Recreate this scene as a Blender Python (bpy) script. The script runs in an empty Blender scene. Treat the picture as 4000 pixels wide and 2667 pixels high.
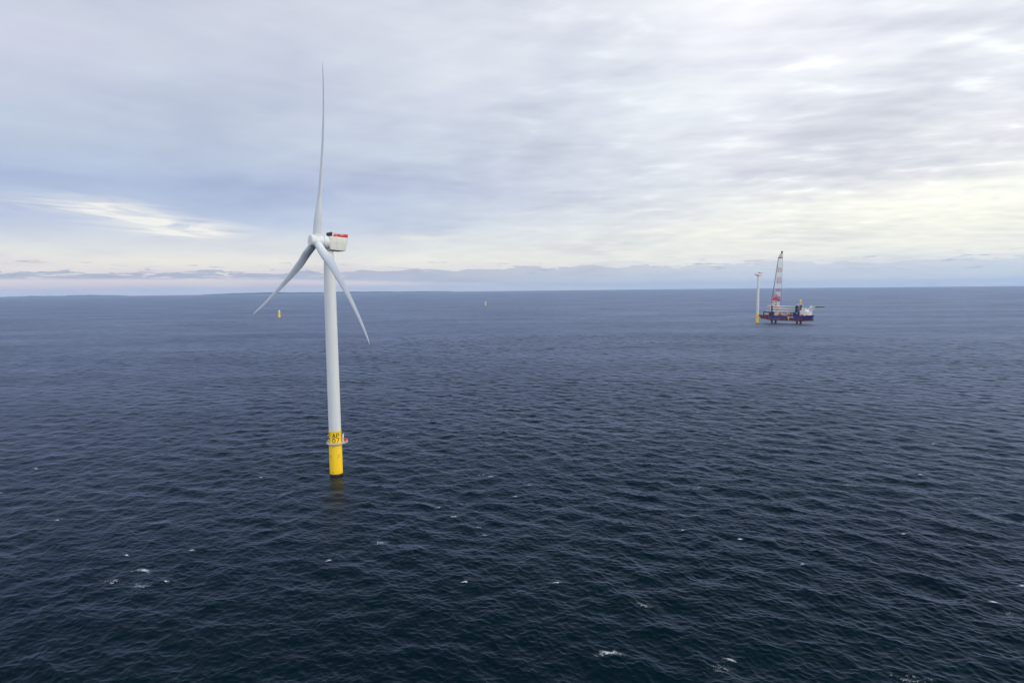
import bpy, bmesh, math, random
import numpy as np
from mathutils import Vector, Matrix, Euler

random.seed(7)
scene = bpy.context.scene
col = scene.collection
R = math.radians
RE = 7.43e6            # earth radius with refraction: the sea falls away with distance

# ------------------------------------------------------------------ camera
CAM_H = 112.0
F_PX = 2490.0
pitch = R(4.8475); roll = R(0.6503)
fw = Vector((0, math.cos(pitch), -math.sin(pitch)))
rt0 = Vector((1, 0, 0)); up0 = rt0.cross(fw)
rt = rt0 * math.cos(roll) - up0 * math.sin(roll)
up = rt0 * math.sin(roll) + up0 * math.cos(roll)
cam_d = bpy.data.cameras.new('camera')
cam = bpy.data.objects.new('camera', cam_d)
col.objects.link(cam)
cam.matrix_world = Matrix((
    (rt.x, up.x, -fw.x, 0), (rt.y, up.y, -fw.y, 0), (rt.z, up.z, -fw.z, CAM_H), (0, 0, 0, 1)))
cam_d.sensor_width = 36.0
cam_d.lens = 36.0 * F_PX / 4000.0
cam_d.clip_start = 1.0
cam_d.clip_end = 200000.0
scene.camera = cam

# ------------------------------------------------------------------ render settings
scene.view_settings.view_transform = 'Standard'
scene.view_settings.look = 'None'
scene.view_settings.exposure = 0.0
scene.view_settings.gamma = 1.0
scene.view_settings.use_curve_mapping = False
scene.render.engine = 'CYCLES'
scene.cycles.max_bounces = 6
scene.cycles.glossy_bounces = 3
scene.cycles.diffuse_bounces = 3
scene.cycles.volume_bounces = 1
scene.cycles.sample_clamp_indirect = 6.0
scene.cycles.use_denoising = True

# ------------------------------------------------------------------ node helpers
def lin(c):
    c = c / 255.0
    return c / 12.92 if c <= 0.04045 else ((c + 0.055) / 1.055) ** 2.4
def rgb(r, g, b):
    return (lin(r), lin(g), lin(b), 1.0)

class V:
    """a node socket with arithmetic"""
    nt = None
    def __init__(self, s): self.s = s
    def __add__(a, b): return mth('ADD', a, b)
    def __radd__(a, b): return mth('ADD', b, a)
    def __sub__(a, b): return mth('SUBTRACT', a, b)
    def __rsub__(a, b): return mth('SUBTRACT', b, a)
    def __mul__(a, b): return mth('MULTIPLY', a, b)
    def __rmul__(a, b): return mth('MULTIPLY', b, a)
    def __truediv__(a, b): return mth('DIVIDE', a, b)
    def __rtruediv__(a, b): return mth('DIVIDE', b, a)

def put(sock, v):
    if isinstance(v, V): V.nt.links.new(v.s, sock)
    else: sock.default_value = v
def mth(op, *a, clamp=False):
    n = V.nt.nodes.new('ShaderNodeMath'); n.operation = op; n.use_clamp = clamp
    for i, v in enumerate(a): put(n.inputs[i], v)
    return V(n.outputs[0])
def smooth(v, a, b):
    n = V.nt.nodes.new('ShaderNodeMapRange'); n.interpolation_type = 'SMOOTHSTEP'
    put(n.inputs[0], v); put(n.inputs[1], a); put(n.inputs[2], b)
    n.inputs[3].default_value = 0.0; n.inputs[4].default_value = 1.0
    return V(n.outputs[0])
def vec(x, y, z):
    n = V.nt.nodes.new('ShaderNodeCombineXYZ')
    put(n.inputs[0], x); put(n.inputs[1], y); put(n.inputs[2], z)
    return V(n.outputs[0])
def noise(v, scale, detail=4.0, rough=0.5, dist=0.0):
    n = V.nt.nodes.new('ShaderNodeTexNoise'); n.noise_dimensions = '3D'
    put(n.inputs['Vector'], v); n.inputs['Scale'].default_value = scale
    n.inputs['Detail'].default_value = detail; n.inputs['Roughness'].default_value = rough
    n.inputs['Distortion'].default_value = dist
    return V(n.outputs['Fac'])
def ramp(v, stops, interp='LINEAR'):
    n = V.nt.nodes.new('ShaderNodeValToRGB'); cr = n.color_ramp; cr.interpolation = interp
    while len(cr.elements) < len(stops): cr.elements.new(0.5)
    for e, (p, c) in zip(cr.elements, stops): e.position = p
    for e, (p, c) in zip(cr.elements, stops): e.color = c
    put(n.inputs[0], v)
    return V(n.outputs[0])
def mix(f, a, b, mode='MIX'):
    n = V.nt.nodes.new('ShaderNodeMix'); n.data_type = 'RGBA'; n.blend_type = mode
    n.clamp_factor = True
    put(n.inputs[0], f); put(n.inputs[6], a); put(n.inputs[7], b)
    return V(n.outputs[2])
def scale_col(c, k):
    n = V.nt.nodes.new('ShaderNodeVectorMath'); n.operation = 'SCALE'
    put(n.inputs[0], c); put(n.inputs[3], k)
    return V(n.outputs[0])

# ------------------------------------------------------------------ world: overcast sky with broken cloud layers
SUN_AZ, SUN_EL = R(100.0), R(24.0)      # azimuth clockwise from +Y (the view direction)
world = bpy.data.worlds.new('World'); scene.world = world
world.use_nodes = True
nt = world.node_tree; V.nt = nt
nt.nodes.clear()
out = nt.nodes.new('ShaderNodeOutputWorld'); bg = nt.nodes.new('ShaderNodeBackground')
nt.links.new(bg.outputs[0], out.inputs[0])
tc = nt.nodes.new('ShaderNodeTexCoord')
sep = nt.nodes.new('ShaderNodeSeparateXYZ'); nt.links.new(tc.outputs['Generated'], sep.inputs[0])
x, y, z = V(sep.outputs[0]), V(sep.outputs[1]), V(sep.outputs[2])
zp = mth('MAXIMUM', z, 0.0)
hyp = mth('SQRT', x * x + y * y + 1e-6)
sx = x / hyp                                  # sine of the azimuth, right positive
cy = y / hyp
sky = nt.nodes.new('ShaderNodeTexSky'); sky.sky_type = 'NISHITA'; sky.sun_disc = False
sky.sun_elevation = SUN_EL; sky.sun_rotation = SUN_AZ; sky.altitude = 100.0
sky.air_density = 1.0; sky.dust_density = 2.0; sky.ozone_density = 1.5
clear = scale_col(V(sky.outputs[0]), 0.10)

g = smooth(sx, -0.50, 0.66)
left_c = ramp(zp, [(0.0, rgb(212, 202, 214)), (0.014, rgb(220, 212, 218)), (0.042, rgb(237, 233, 225)),
                   (0.066, rgb(216, 221, 226)), (0.095, rgb(182, 198, 225)), (0.145, rgb(166, 183, 216)),
                   (0.20, rgb(184, 197, 219)), (0.29, rgb(198, 206, 224)), (0.42, rgb(208, 212, 226))])
right_c = ramp(zp, [(0.0, rgb(208, 216, 228)), (0.016, rgb(205, 216, 232)), (0.036, rgb(234, 236, 232)),
                    (0.075, rgb(249, 248, 234)), (0.105, rgb(250, 249, 238)), (0.15, rgb(236, 237, 238)),
                    (0.25, rgb(238, 241, 246)), (0.42, rgb(249, 251, 254))])
base = mix(g, left_c, right_c)

# stratus sheet: a flat layer seen in perspective
inv = 1.0 / (zp + 0.13)
px_, py_ = x * inv, y * inv
warp = noise(vec(px_ * 0.5, py_ * 0.35, 3.1), 1.0, 3, 0.5)
lay1 = noise(vec(px_ * 0.8 + warp * 0.8, py_ * 0.75 + warp * 0.6, 0.0), 1.5, 4, 0.5)
lay2 = noise(vec(px_ * 0.9 - warp * 0.7 + py_ * 0.35, py_ * 1.25 + warp * 0.7, 7.7), 5.2, 3, 0.48)
streak = noise(vec(x * 2.0 + z * 5.0, y * 2.0, z * 26.0 + sx * 2.2), 2.1, 5, 0.5, 0.4)
dens = (lay1 - 0.5) * 1.2 + (lay2 - 0.5) * (0.16 + g * 0.66) + (streak - 0.5) * 0.22
amp = smooth(zp, 0.02, 0.16) * (0.75 + g * 0.35)
lum = 1.0 + dens * amp * 0.37 + smooth(lay2, 0.56, 0.74) * g * amp * 0.12
tint = smooth(dens, -0.30, 0.30)
tc1 = mix(tint, (0.925, 0.945, 1.015, 1.0), (1.03, 1.045, 1.015, 1.0))
body = mix(1.0, base, tc1, 'MULTIPLY')
# lavender drift
lav = smooth(noise(vec(px_ * 0.8, py_ * 0.8, 21.0), 1.7, 2, 0.5), 0.46, 0.66)
body = mix(lav * 0.35, body, mix(1.0, body, (1.02, 0.955, 1.015, 1.0), 'MULTIPLY'))
body = scale_col(body, lum)

# brighter wisps through a gap at the left
def blob(u, v, u0, v0, su, sv, k=0.0):
    a = (u - u0) / su; b = ((v - v0) - (u - u0) * k) / sv
    return mth('EXPONENT', (a * a + b * b) * -1.0)
el = z / hyp
wz = noise(vec(sx * 7.0, el * 60.0 + sx * 4.0, 1.3), 1.9, 6, 0.6, 0.8)
wz2 = smooth(wz, 0.26, 0.70)
front = smooth(cy, 0.0, 0.3)
wisp = (blob(sx, el, -0.545, 0.110, 0.062, 0.0135, -0.02) * 0.75 + blob(sx, el, -0.450, 0.084, 0.066, 0.0140, -0.02) * 1.0
        + blob(sx, el, -0.50, 0.097, 0.055, 0.014, -0.15) * 0.5
        + blob(sx, el, -0.145, 0.078, 0.045, 0.006, 0.0) * 0.55) * wz2 * front
body = mix(mth('MINIMUM', wisp * 1.25, 0.95), body, rgb(246, 245, 238))

# bluish bank of low cloud just above the horizon, with ragged tops and small drifting scraps
wob = vec(x * 15.0, y * 15.0, el * 90.0)
n1 = noise(wob, 1.5, 5, 0.6)
n2 = noise(vec(x * 16.0, y * 16.0, el * 190.0), 1.6, 4, 0.6)
top = 0.0255 + (n1 - 0.5) * 0.034 + smooth(sx, -0.3, -0.05) * 0.004
bank_top = 1.0 - smooth(el, top, top + 0.0016)
bank_bot = smooth(el, 0.0145 - g * 0.034, 0.0195 - g * 0.028)
gap = smooth(n2, 0.34, 0.50) * (1.0 - g) + g
bank = bank_top * bank_bot * mth('MINIMUM', gap + smooth(sx, -0.45, 0.05) * 0.75, 1.0)
body = mix(bank * (0.74 - g * 0.36), body, mix(g, rgb(152, 168, 200), rgb(182, 198, 218)))
scr = smooth(n2, 0.57, 0.66) * smooth(el, 0.014, 0.022) * (1.0 - smooth(el, 0.034, 0.050)) * smooth(n1, 0.44, 0.56)
body = mix(scr * 0.72, body, rgb(164, 175, 198))

# thin places let the clear sky through; sky overhead and behind the camera brightened to light the turbine
cover = 0.90 + smooth(dens, -0.35, 0.0) * 0.10
body = mix(cover, clear, body)
boost = 1.0 + smooth(zp, 0.42, 0.95) * 0.25 + smooth(cy * -1.0, -0.35, 0.5) * 0.55
body = scale_col(body, boost)
hs = nt.nodes.new('ShaderNodeHueSaturation'); hs.inputs['Saturation'].default_value = 0.88
put(hs.inputs['Color'], body); body = V(hs.outputs[0])
nt.links.new(body.s, bg.inputs[0]); bg.inputs[1].default_value = 1.0

# ------------------------------------------------------------------ sun (veiled, low on the right)
sd = bpy.data.lights.new('sun', 'SUN'); sun = bpy.data.objects.new('sun', sd); col.objects.link(sun)
sd.energy = 0.9; sd.angle = R(14.0); sd.color = (1.0, 0.93, 0.82)
sdir = Vector((math.sin(SUN_AZ) * math.cos(SUN_EL), math.cos(SUN_AZ) * math.cos(SUN_EL), math.sin(SUN_EL)))
sun.rotation_euler = sdir.to_track_quat('Z', 'Y').to_euler()

# ------------------------------------------------------------------ materials
def material(name, rough=0.5, metallic=0.0, spec=0.5):
    m = bpy.data.materials.new(name); m.use_nodes = True
    V.nt = m.node_tree
    b = m.node_tree.nodes['Principled BSDF']
    b.inputs['Roughness'].default_value = rough
    b.inputs['Metallic'].default_value = metallic
    b.inputs['Specular IOR Level'].default_value = spec
    return m, b
def obj_co():
    n = V.nt.nodes.new('ShaderNodeTexCoord')
    s = V.nt.nodes.new('ShaderNodeSeparateXYZ'); V.nt.links.new(n.outputs['Object'], s.inputs[0])
    return V(n.outputs['Object']), V(s.outputs[0]), V(s.outputs[1]), V(s.outputs[2])
def painted(name, c, var=0.06, rough=0.45, scale=0.4, spec=0.4):
    m, b = material(name, rough, 0.0, spec)
    co, ox, oy, oz = obj_co()
    n = noise(vec(ox, oy, oz * 0.25), scale, 4, 0.6)
    c1 = (c[0] * (1 - var), c[1] * (1 - var), c[2] * (1 - var * 1.2), 1); c2 = (c[0] * (1 + var), c[1] * (1 + var), c[2] * (1 + var), 1)
    put(b.inputs['Base Color'], mix(smooth(n, 0.3, 0.7), c1, c2))
    put(b.inputs['Roughness'], rough + (n - 0.5) * 0.15)
    return m
MT = {}
MT['white'] = painted('white_paint', (0.66, 0.675, 0.67), 0.035, 0.42, 0.25)
MT['cream'] = painted('nacelle_paint', (0.68, 0.67, 0.60), 0.03, 0.45, 0.5)
MT['grey'] = painted('grey_steel', (0.42, 0.42, 0.41), 0.12, 0.6, 1.0)
MT['dark'] = painted('dark_steel', (0.035, 0.038, 0.045), 0.2, 0.6, 1.0)
MT['galv'] = painted('galvanised_steel', (0.58, 0.57, 0.53), 0.10, 0.5, 1.2)
MT['red'] = painted('red_paint', (0.62, 0.030, 0.022), 0.10, 0.5, 1.0)
MT['orange_red'] = painted('crane_red_paint', (0.52, 0.065, 0.035), 0.10, 0.5, 0.3)
MT['orange'] = painted('orange_paint', (0.55, 0.20, 0.03), 0.12, 0.5, 0.3)
MT['safety'] = painted('lifeboat_paint', (0.80, 0.10, 0.03), 0.06, 0.4, 0.3)
MT['navy'] = painted('hull_blue_paint', (0.006, 0.016, 0.15), 0.14, 0.45, 0.12)
MT['navy_dark'] = painted('dark_blue_paint', (0.008, 0.018, 0.065), 0.14, 0.5, 0.12)
MT['maroon'] = painted('hull_red_paint', (0.10, 0.012, 0.028), 0.18, 0.6, 0.12)
MT['ship_white'] = painted('ship_white_paint', (0.78, 0.78, 0.74), 0.05, 0.5, 0.2)
MT['cream_box'] = painted('cream_ship_paint', (0.62, 0.57, 0.46), 0.05, 0.5, 0.2)
MT['glass'] = painted('window_glass', (0.02, 0.03, 0.04), 0.1, 0.15, 0.3, 0.6)
MT['deck_red'] = painted('deck_red_paint', (0.42, 0.045, 0.035), 0.15, 0.7, 0.2)
MT['yellow_gear'] = painted('yellow_gear_paint', (0.75, 0.46, 0.03), 0.1, 0.5, 0.2)
MT['mark'] = painted('black_lettering_paint', (0.028, 0.016, 0.010), 0.1, 0.6, 1.0)
MT['rope'] = painted('wire_rope', (0.10, 0.12, 0.17), 0.1, 0.6, 1.0)
MT['lightblue'] = painted('pale_blue_paint', (0.45, 0.52, 0.66), 0.08, 0.5, 0.2)
MT['green_gear'] = painted('green_gear_paint', (0.45, 0.50, 0.10), 0.08, 0.5, 0.2)

def yellow_tp():
    m, b = material('yellow_foundation_paint', 0.42, 0.0, 0.4)
    co, ox, oy, oz = obj_co()
    n = noise(vec(ox, oy, oz * 0.15), 0.9, 5, 0.6)
    c = mix(smooth(n, 0.25, 0.75), (0.90, 0.55, 0.002, 1), (0.97, 0.63, 0.004, 1))
    drip = smooth(noise(vec(ox * 2.2, oy * 2.2, oz * 0.10), 1.6, 4, 0.65), 0.60, 0.74)
    c = mix(drip * 0.22, c, (0.42, 0.22, 0.02, 1))
    sp = noise(vec(ox, oy, oz), 1.3, 5, 0.65)
    tide = 1.0 - smooth(oz + (sp - 0.5) * 1.1, 0.75, 1.25)          # weed and rust at the splash zone
    ring = smooth(sp, 0.54, 0.60) * (1.0 - smooth(mth('ABSOLUTE', oz - 2.2), 0.15, 0.5))
    c = mix(mth('MAXIMUM', tide, ring * 0.8), c, (0.045, 0.016, 0.006, 1))
    put(b.inputs['Base Color'], c)
    return m
MT['yellow'] = yellow_tp()

def tower_paint():
    m, b = material('tower_paint', 0.42, 0.0, 0.4)
    co, ox, oy, oz = obj_co()
    n = noise(vec(ox, oy, oz * 0.08), 0.6, 4, 0.6)
    sect = mth('ABSOLUTE', mth('FRACT', (oz - 27.0) / 18.3) - 0.5)
    seam = smooth(sect, 0.4965, 0.4985)
    c = mix(smooth(n, 0.3, 0.7), (0.64, 0.66, 0.655, 1), (0.70, 0.715, 0.705, 1))
    c = mix(seam * 0.35, c, (0.45, 0.46, 0.46, 1))
    put(b.inputs['Base Color'], c)
    return m
MT['tower'] = tower_paint()

def blade_paint():
    m, b = material('blade_paint', 0.38, 0.0, 0.45)
    co, ox, oy, oz = obj_co()
    n = noise(vec(ox * 1.5, oy * 1.5, oz * 0.12), 0.8, 4, 0.6)
    c = mix(smooth(n, 0.3, 0.72), (0.56, 0.60, 0.62, 1), (0.64, 0.67, 0.68, 1))
    put(b.inputs['Base Color'], c)
    return m
MT['blade'] = blade_paint()

# ------------------------------------------------------------------ mesh helpers
def new_obj(name, me, parent=None, mats=(), loc=None, rot=None):
    o = bpy.data.objects.new(name, me); col.objects.link(o)
    if me is not None:
        for m in mats: me.materials.append(m)
    if parent is not None: o.parent = parent
    if loc is not None: o.location = loc
    if rot is not None: o.rotation_euler = rot
    return o
SPLIT = {'lamp_bracket', 'wind_vane', 'bulwark', 'skeg', 'deck_frame', 'radome', 'deck_house', 'davit', 'skid', 'corner_foot', 'white_band', 'superstructure', 'stay_cable', 'hoist_cable', 'cross_beam', 'window_row', 'mast', 'jacking_house', 'rack_base'}
def clusters(bm):
    """faces of the mesh grouped into bodies that touch one another"""
    seen, comps = set(), []
    for f0 in bm.faces:
        if f0 in seen: continue
        st, cp = [f0], []; seen.add(f0)
        while st:
            f = st.pop(); cp.append(f)
            for e in f.edges:
                for g_ in e.link_faces:
                    if g_ not in seen: seen.add(g_); st.append(g_)
        vs = [v.co for f in cp for v in f.verts]
        lo = [min(v[i] for v in vs) - .03 for i in range(3)]; hi = [max(v[i] for v in vs) + .03 for i in range(3)]
        comps.append([cp, lo, hi])
    par = list(range(len(comps)))
    def root_(i):
        while par[i] != i: i = par[i]
        return i
    for i in range(len(comps)):
        for j in range(i):
            if all(comps[i][1][k] <= comps[j][2][k] and comps[j][1][k] <= comps[i][2][k] for k in range(3)):
                par[root_(i)] = root_(j)
    out = {}
    for i, c in enumerate(comps): out.setdefault(root_(i), []).extend(c[0])
    return list(out.values())
def finish(name, bm, mats, parent=None, smooth_angle=None, loc=None, rot=None):
    if name in SPLIT:
        cl = clusters(bm)
        if len(cl) > 1:
            res = None
            for fs in cl:
                b2 = bmesh.new(); mp = {}
                for f in fs:
                    for v in f.verts:
                        if v not in mp: mp[v] = b2.verts.new(v.co)
                    nf = b2.faces.new([mp[v] for v in f.verts]); nf.material_index = f.material_index
                o = finish_one(name, b2, mats, parent, smooth_angle, loc, rot); res = res or o
            bm.free()
            return res
    return finish_one(name, bm, mats, parent, smooth_angle, loc, rot)
def finish_one(name, bm, mats, parent=None, smooth_angle=None, loc=None, rot=None):
    bmesh.ops.recalc_face_normals(bm, faces=bm.faces)
    me = bpy.data.meshes.new(name)
    if smooth_angle is not None:
        for f in bm.faces: f.smooth = True
        for e in bm.edges:
            if len(e.link_faces) == 2 and e.calc_face_angle(0.0) > R(smooth_angle): e.smooth = False
    bm.to_mesh(me); bm.free()
    if not isinstance(mats, (list, tuple)): mats = (mats,)
    return new_obj(name, me, parent, mats, loc, rot)
def thing(name, label, cat, loc, rz=0.0, group=None):
    o = new_obj(name, None, None, (), loc, (0, 0, rz))
    o['label'] = label; o['category'] = cat
    if group: o['group'] = group
    return o
def box(bm, x0, x1, y0, y1, z0, z1, mi=0, bev=0.0):
    r = bmesh.ops.create_cube(bm, size=1.0)
    vs = r['verts']
    for v in vs:
        v.co = Vector(((x0 + x1) / 2 + v.co.x * (x1 - x0), (y0 + y1) / 2 + v.co.y * (y1 - y0), (z0 + z1) / 2 + v.co.z * (z1 - z0)))
    fs = {f for v in vs for f in v.link_faces}
    for f in fs: f.material_index = mi
    if bev > 0:
        es = list({e for v in vs for e in v.link_edges})
        rr = bmesh.ops.bevel(bm, geom=es, offset=bev, segments=2, affect='EDGES', profile=0.5)
        for f in rr['faces']: f.material_index = mi
def loft(bm, rings, closed=True, cap0=True, cap1=True, mi=0):
    vr = [[bm.verts.new(p) for p in r] for r in rings]
    n = len(vr[0])
    for a, b in zip(vr, vr[1:]):
        for i in range(n if closed else n - 1):
            j = (i + 1) % n
            f = bm.faces.new((a[i], a[j], b[j], b[i])); f.material_index = mi
    if cap0: f = bm.faces.new(list(reversed(vr[0]))); f.material_index = mi
    if cap1: f = bm.faces.new(vr[-1]); f.material_index = mi
    return vr
def lathe(bm, prof, seg=48, cx=0, cy=0, mi=0, cap0=True, cap1=True):
    rings = [[(cx + r * math.cos(2 * math.pi * i / seg), cy + r * math.sin(2 * math.pi * i / seg), zz) for i in range(seg)] for r, zz in prof]
    loft(bm, rings, True, cap0, cap1, mi)
def lathe_x(bm, prof, seg=48, mi=0):
    rings = [[(xx, r * math.cos(2 * math.pi * i / seg), r * math.sin(2 * math.pi * i / seg)) for i in range(seg)] for r, xx in prof]
    loft(bm, rings, True, True, True, mi)
def tube(bm, a, b, r, seg=6, mi=0, r2=None):
    a, b = Vector(a), Vector(b); d = (b - a)
    if d.length < 1e-6: return
    q = d.normalized().to_track_quat('Z', 'Y'); r2 = r if r2 is None else r2
    rings = []
    for p, rr in ((a, r), (b, r2)):
        rings.append([p + q @ Vector((rr * math.cos(2 * math.pi * i / seg), rr * math.sin(2 * math.pi * i / seg), 0)) for i in range(seg)])
    loft(bm, rings, True, True, True, mi)
def path(bm, pts, r, seg=6, mi=0, close=False):
    pts = list(pts)
    if close: pts.append(pts[0])
    for a, b in zip(pts, pts[1:]): tube(bm, a, b, r, seg, mi)

# ------------------------------------------------------------------ water: spectrum-based sea surface, one curved sheet
def build_water():
    rng = np.random.default_rng(11)
    G = 9.81
    def tile(N, L, lam_p, hs, rot_dirs, seed_scale=1.0, kmin=0.0):
        k1 = np.fft.fftfreq(N, L / N) * 2 * np.pi
        kx, ky = np.meshgrid(k1, k1, indexing='xy')
        k = np.hypot(kx, ky); k[0, 0] = 1e-6
        kp = 2 * np.pi / lam_p
        w = np.sqrt(G * k); wp = np.sqrt(G * kp)
        S = np.exp(-1.25 * (kp / k) ** 2) / k ** 4 / (1 + k / (3.0 * kp)) ** 0.75 * np.exp(-(k / 16.0) ** 2)
        sig = np.where(w < wp, .07, .09)
        S *= 2.6 ** np.exp(-((w - wp) ** 2) / (2 * sig ** 2 * wp ** 2))
        th = np.arctan2(ky, kx)
        D = np.zeros_like(k)
        for a, wt, s in rot_dirs:
            # spreading widens for the short waves
            ss = s * np.clip((kp / k) ** 0.45, 0.32, 1.0)
            D += wt * np.abs(np.cos((th - a) / 2)) ** (2 * ss)
        S *= D
        S[k < kmin] = 0
        S[0, 0] = 0
        dk = (2 * np.pi / L) ** 2
        S *= (hs / 4) ** 2 / (S.sum() * dk)
        A = np.sqrt(S * dk)
        Z = (rng.standard_normal((N, N)) + 1j * rng.standard_normal((N, N))) * A * N * N / np.sqrt(2)
        return kx, ky, k, Z
    def fields(kx, ky, k, Z, kc):
        W = Z * np.exp(-0.5 * (k / kc) ** 2)
        h = np.fft.ifft2(W).real * np.sqrt(2)
        dx = np.fft.ifft2(-1j * kx / k * W).real * np.sqrt(2)
        dy = np.fft.ifft2(-1j * ky / k * W).real * np.sqrt(2)
        sx_ = np.fft.ifft2(1j * kx * W).real * np.sqrt(2)
        sy_ = np.fft.ifft2(1j * ky * W).real * np.sqrt(2)
        mss = float((sx_ ** 2 + sy_ ** 2).mean())
        # compression of the surface = where crests break
        jx = np.fft.ifft2(kx * kx / k * W).real * np.sqrt(2)
        jy = np.fft.ifft2(ky * ky / k * W).real * np.sqrt(2)
        return h, dx, dy, jx + jy, mss
    wind = math.atan2(0.63, 0.77)
    dirs = [(wind, 1.0, 9.0), (math.atan2(1.0, -0.25), 0.65, 5.0)]
    kxyz1 = tile(1024, 412.0, 23.0, 1.12, dirs)
    kxyz2 = tile(1024, 167.3, 2.8, 0.235, [(wind, 1.0, 6.0), (wind + 0.8, 0.6, 5.0)], kmin=0.6)
    S0 = 0.20
    NL = 8
    lv1 = [fields(*kxyz1, 2.1 / (S0 * 2 ** l)) for l in range(NL)]
    lv2 = [fields(*kxyz2, 2.1 / (S0 * 2 ** l)) for l in range(NL)]
    full = fields(*kxyz1, 1e9)[4] + fields(*kxyz2, 1e9)[4]
    mss_un = np.array([full - a[4] - b[4] for a, b in zip(lv1, lv2)])
    # polar sheet centred under the viewpoint: fine rings close by, coarse beyond
    half = R(47.0); da = 0.00128
    fine = np.arange(-half, half, da)
    coarse = np.linspace(half, 2 * np.pi - half, 60)[:-1]
    az = np.concatenate([fine, coarse]); nfine = len(fine)
    rr = [0.5, 20.0, 50.0, 90.0]
    r = 120.0
    while r < 170: rr.append(r); r *= 1.01
    while r < 1500: rr.append(r); r *= 1 + 0.00135 * (1 + max(0.0, (r - 260) / 1300))
    while r < 6000: rr.append(r); r *= 1.0045
    while r < 46000: rr.append(r); r *= 1.02
    rr = np.array(rr); nr, na = len(rr), len(az)
    RR, AZ = np.meshgrid(rr, az, indexing='ij')
    X = RR * np.sin(AZ); Y = RR * np.cos(AZ)
    spac = np.gradient(rr)[:, None] * np.ones((1, na))
    spac = np.maximum(spac * 0.8, RR * da)
    spac[:, nfine:] = np.maximum(spac[:, nfine:], RR[:, nfine:] * 0.05)
    spac[:, 0] = np.maximum(spac[:, 0], RR[:, 0] * 0.05)
    lev = np.clip(np.log2(spac / S0), 0, NL - 1.001)
    H = np.zeros_like(X); DX = np.zeros_like(X); DY = np.zeros_like(X); J = np.zeros_like(X)
    def samp(F, L, ang, ox, oy, m):
        N = F.shape[0]
        c, s = math.cos(ang), math.sin(ang)
        u = ((X[m] * c + Y[m] * s + ox) / L * N) % N; v = ((-X[m] * s + Y[m] * c + oy) / L * N) % N
        iu = np.floor(u).astype(np.int32) % N; iv = np.floor(v).astype(np.int32) % N; fu = u - np.floor(u); fv = v - np.floor(v)
        ju = (iu + 1) % N; jv = (iv + 1) % N
        return (F[iv, iu] * (1 - fu) * (1 - fv) + F[iv, ju] * fu * (1 - fv) + F[jv, iu] * (1 - fu) * fv + F[jv, ju] * fu * fv)
    # a slick: calmer water added on the foundation's near side to show its reflection
    tn = math.hypot(-107.7, 379.7); ux_, uy_ = 107.7 / tn, -379.7 / tn
    al = (X + 107.7) * ux_ + (Y - 379.7) * uy_; ac = -(X + 107.7) * uy_ + (Y - 379.7) * ux_
    reflection_slick = np.exp(-((ac / (7.5 + 0.06 * np.abs(al))) ** 4)) * np.clip((al + 6) / 8, 0, 1) * np.clip((105 - al) / 80, 0, 1)
    for l in range(NL):
        wgt = np.clip(1 - np.abs(lev - l), 0, 1); m = wgt > 0
        if not m.any(): continue
        w_ = wgt[m]
        for (F, L, ang, ox, oy, ch) in ((lv1[l], 412.0, 0.0, 31.0, 77.0, -1.0), (lv2[l], 167.3, 0.0, 11.0, 5.0, -0.85)):
            k_ = w_ * (1 - reflection_slick[m] * (0.50 if L > 200 else 0.85))
            H[m] += k_ * samp(F[0], L, ang, ox, oy, m)
            DX[m] += k_ * ch * samp(F[1], L, ang, ox, oy, m)
            DY[m] += k_ * ch * samp(F[2], L, ang, ox, oy, m)
            J[m] += w_ * samp(F[3], L, ang, ox, oy, m)
    # gusty patches: areas of livelier and calmer water
    gust = 0.90 + 0.22 * np.sin(X / 210.0 + 1.3 * np.sin(Y / 330.0)) * np.sin(Y / 260.0 + 0.9 * np.sin(X / 400.0))
    fade = np.clip((9000 - RR) / 4000, 0, 1) * gust
    H *= fade; DX *= fade; DY *= fade
    near = (RR < 118)
    H[near] *= 0; DX[near] *= 0; DY[near] *= 0
    un = np.interp(lev, np.arange(NL), mss_un)
    rough = np.sqrt(np.sqrt(2 * (un * 0.30 * (1 - reflection_slick * 0.8) + 0.0002)))
    # foam: breaking crests at places scattered over the sea
    caps = [(-149.4, 249.8, 'L'), (-133.6, 236.8, 's'), (-157.0, 238.7, 'f'), (-143.1, 234.5, 'f'), (7.8, 355.2, 's'), (-19.4, 375.7, 'f'), (-13.8, 370.8, 's'), (-3.7, 335.0, 's'), (26.2, 187.8, 'L'), (60.5, 178.2, 'f'), (65.1, 180.6, 's'), (111.6, 171.1, 'f'), (-287.0, 350.6, 's'), (-227.9, 306.4, 's'), (-76.6, 256.4, 's'), (-22.8, 232.6, 's'), (-33.3, 301.0, 's'), (-16.9, 446.1, 's'), (-86.6, 477.7, 's'), (-112.3, 603.3, 's'), (149.4, 442.8, 's'), (279.6, 439.7, 'f'), (294.7, 435.4, 's'), (240.6, 363.1, 's'), (168.2, 215.4, 's'), (166.5, 207.5, 'f'), (98.2, 270.7, 's'), (17.7, 236.5, 's'), (369.6, 670.7, 's'), (389.1, 657.6, 'f'), (-326.7, 835.1, 's'), (279.5, 804.0, 's'), (-212.2, 421.5, 'f'), (77.9, 284.6, 's'), (-302.3, 646.0, 's'), (240.4, 323.7, 'f'), (45.8, 215.5, 'f'), (171.9, 272.8, 's'), (345.1, 514.3, 's'), (-58.8, 273.7, 'f')]
    rs = random.Random(5)
    for _ in range(80):
        d = 260 + 2300 * rs.random() ** 1.3; a = R(rs.uniform(-44, 44))
        caps.append((d * math.sin(a), d * math.cos(a), rs.choice('ssssf')))
    foam = np.zeros_like(X)
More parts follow.
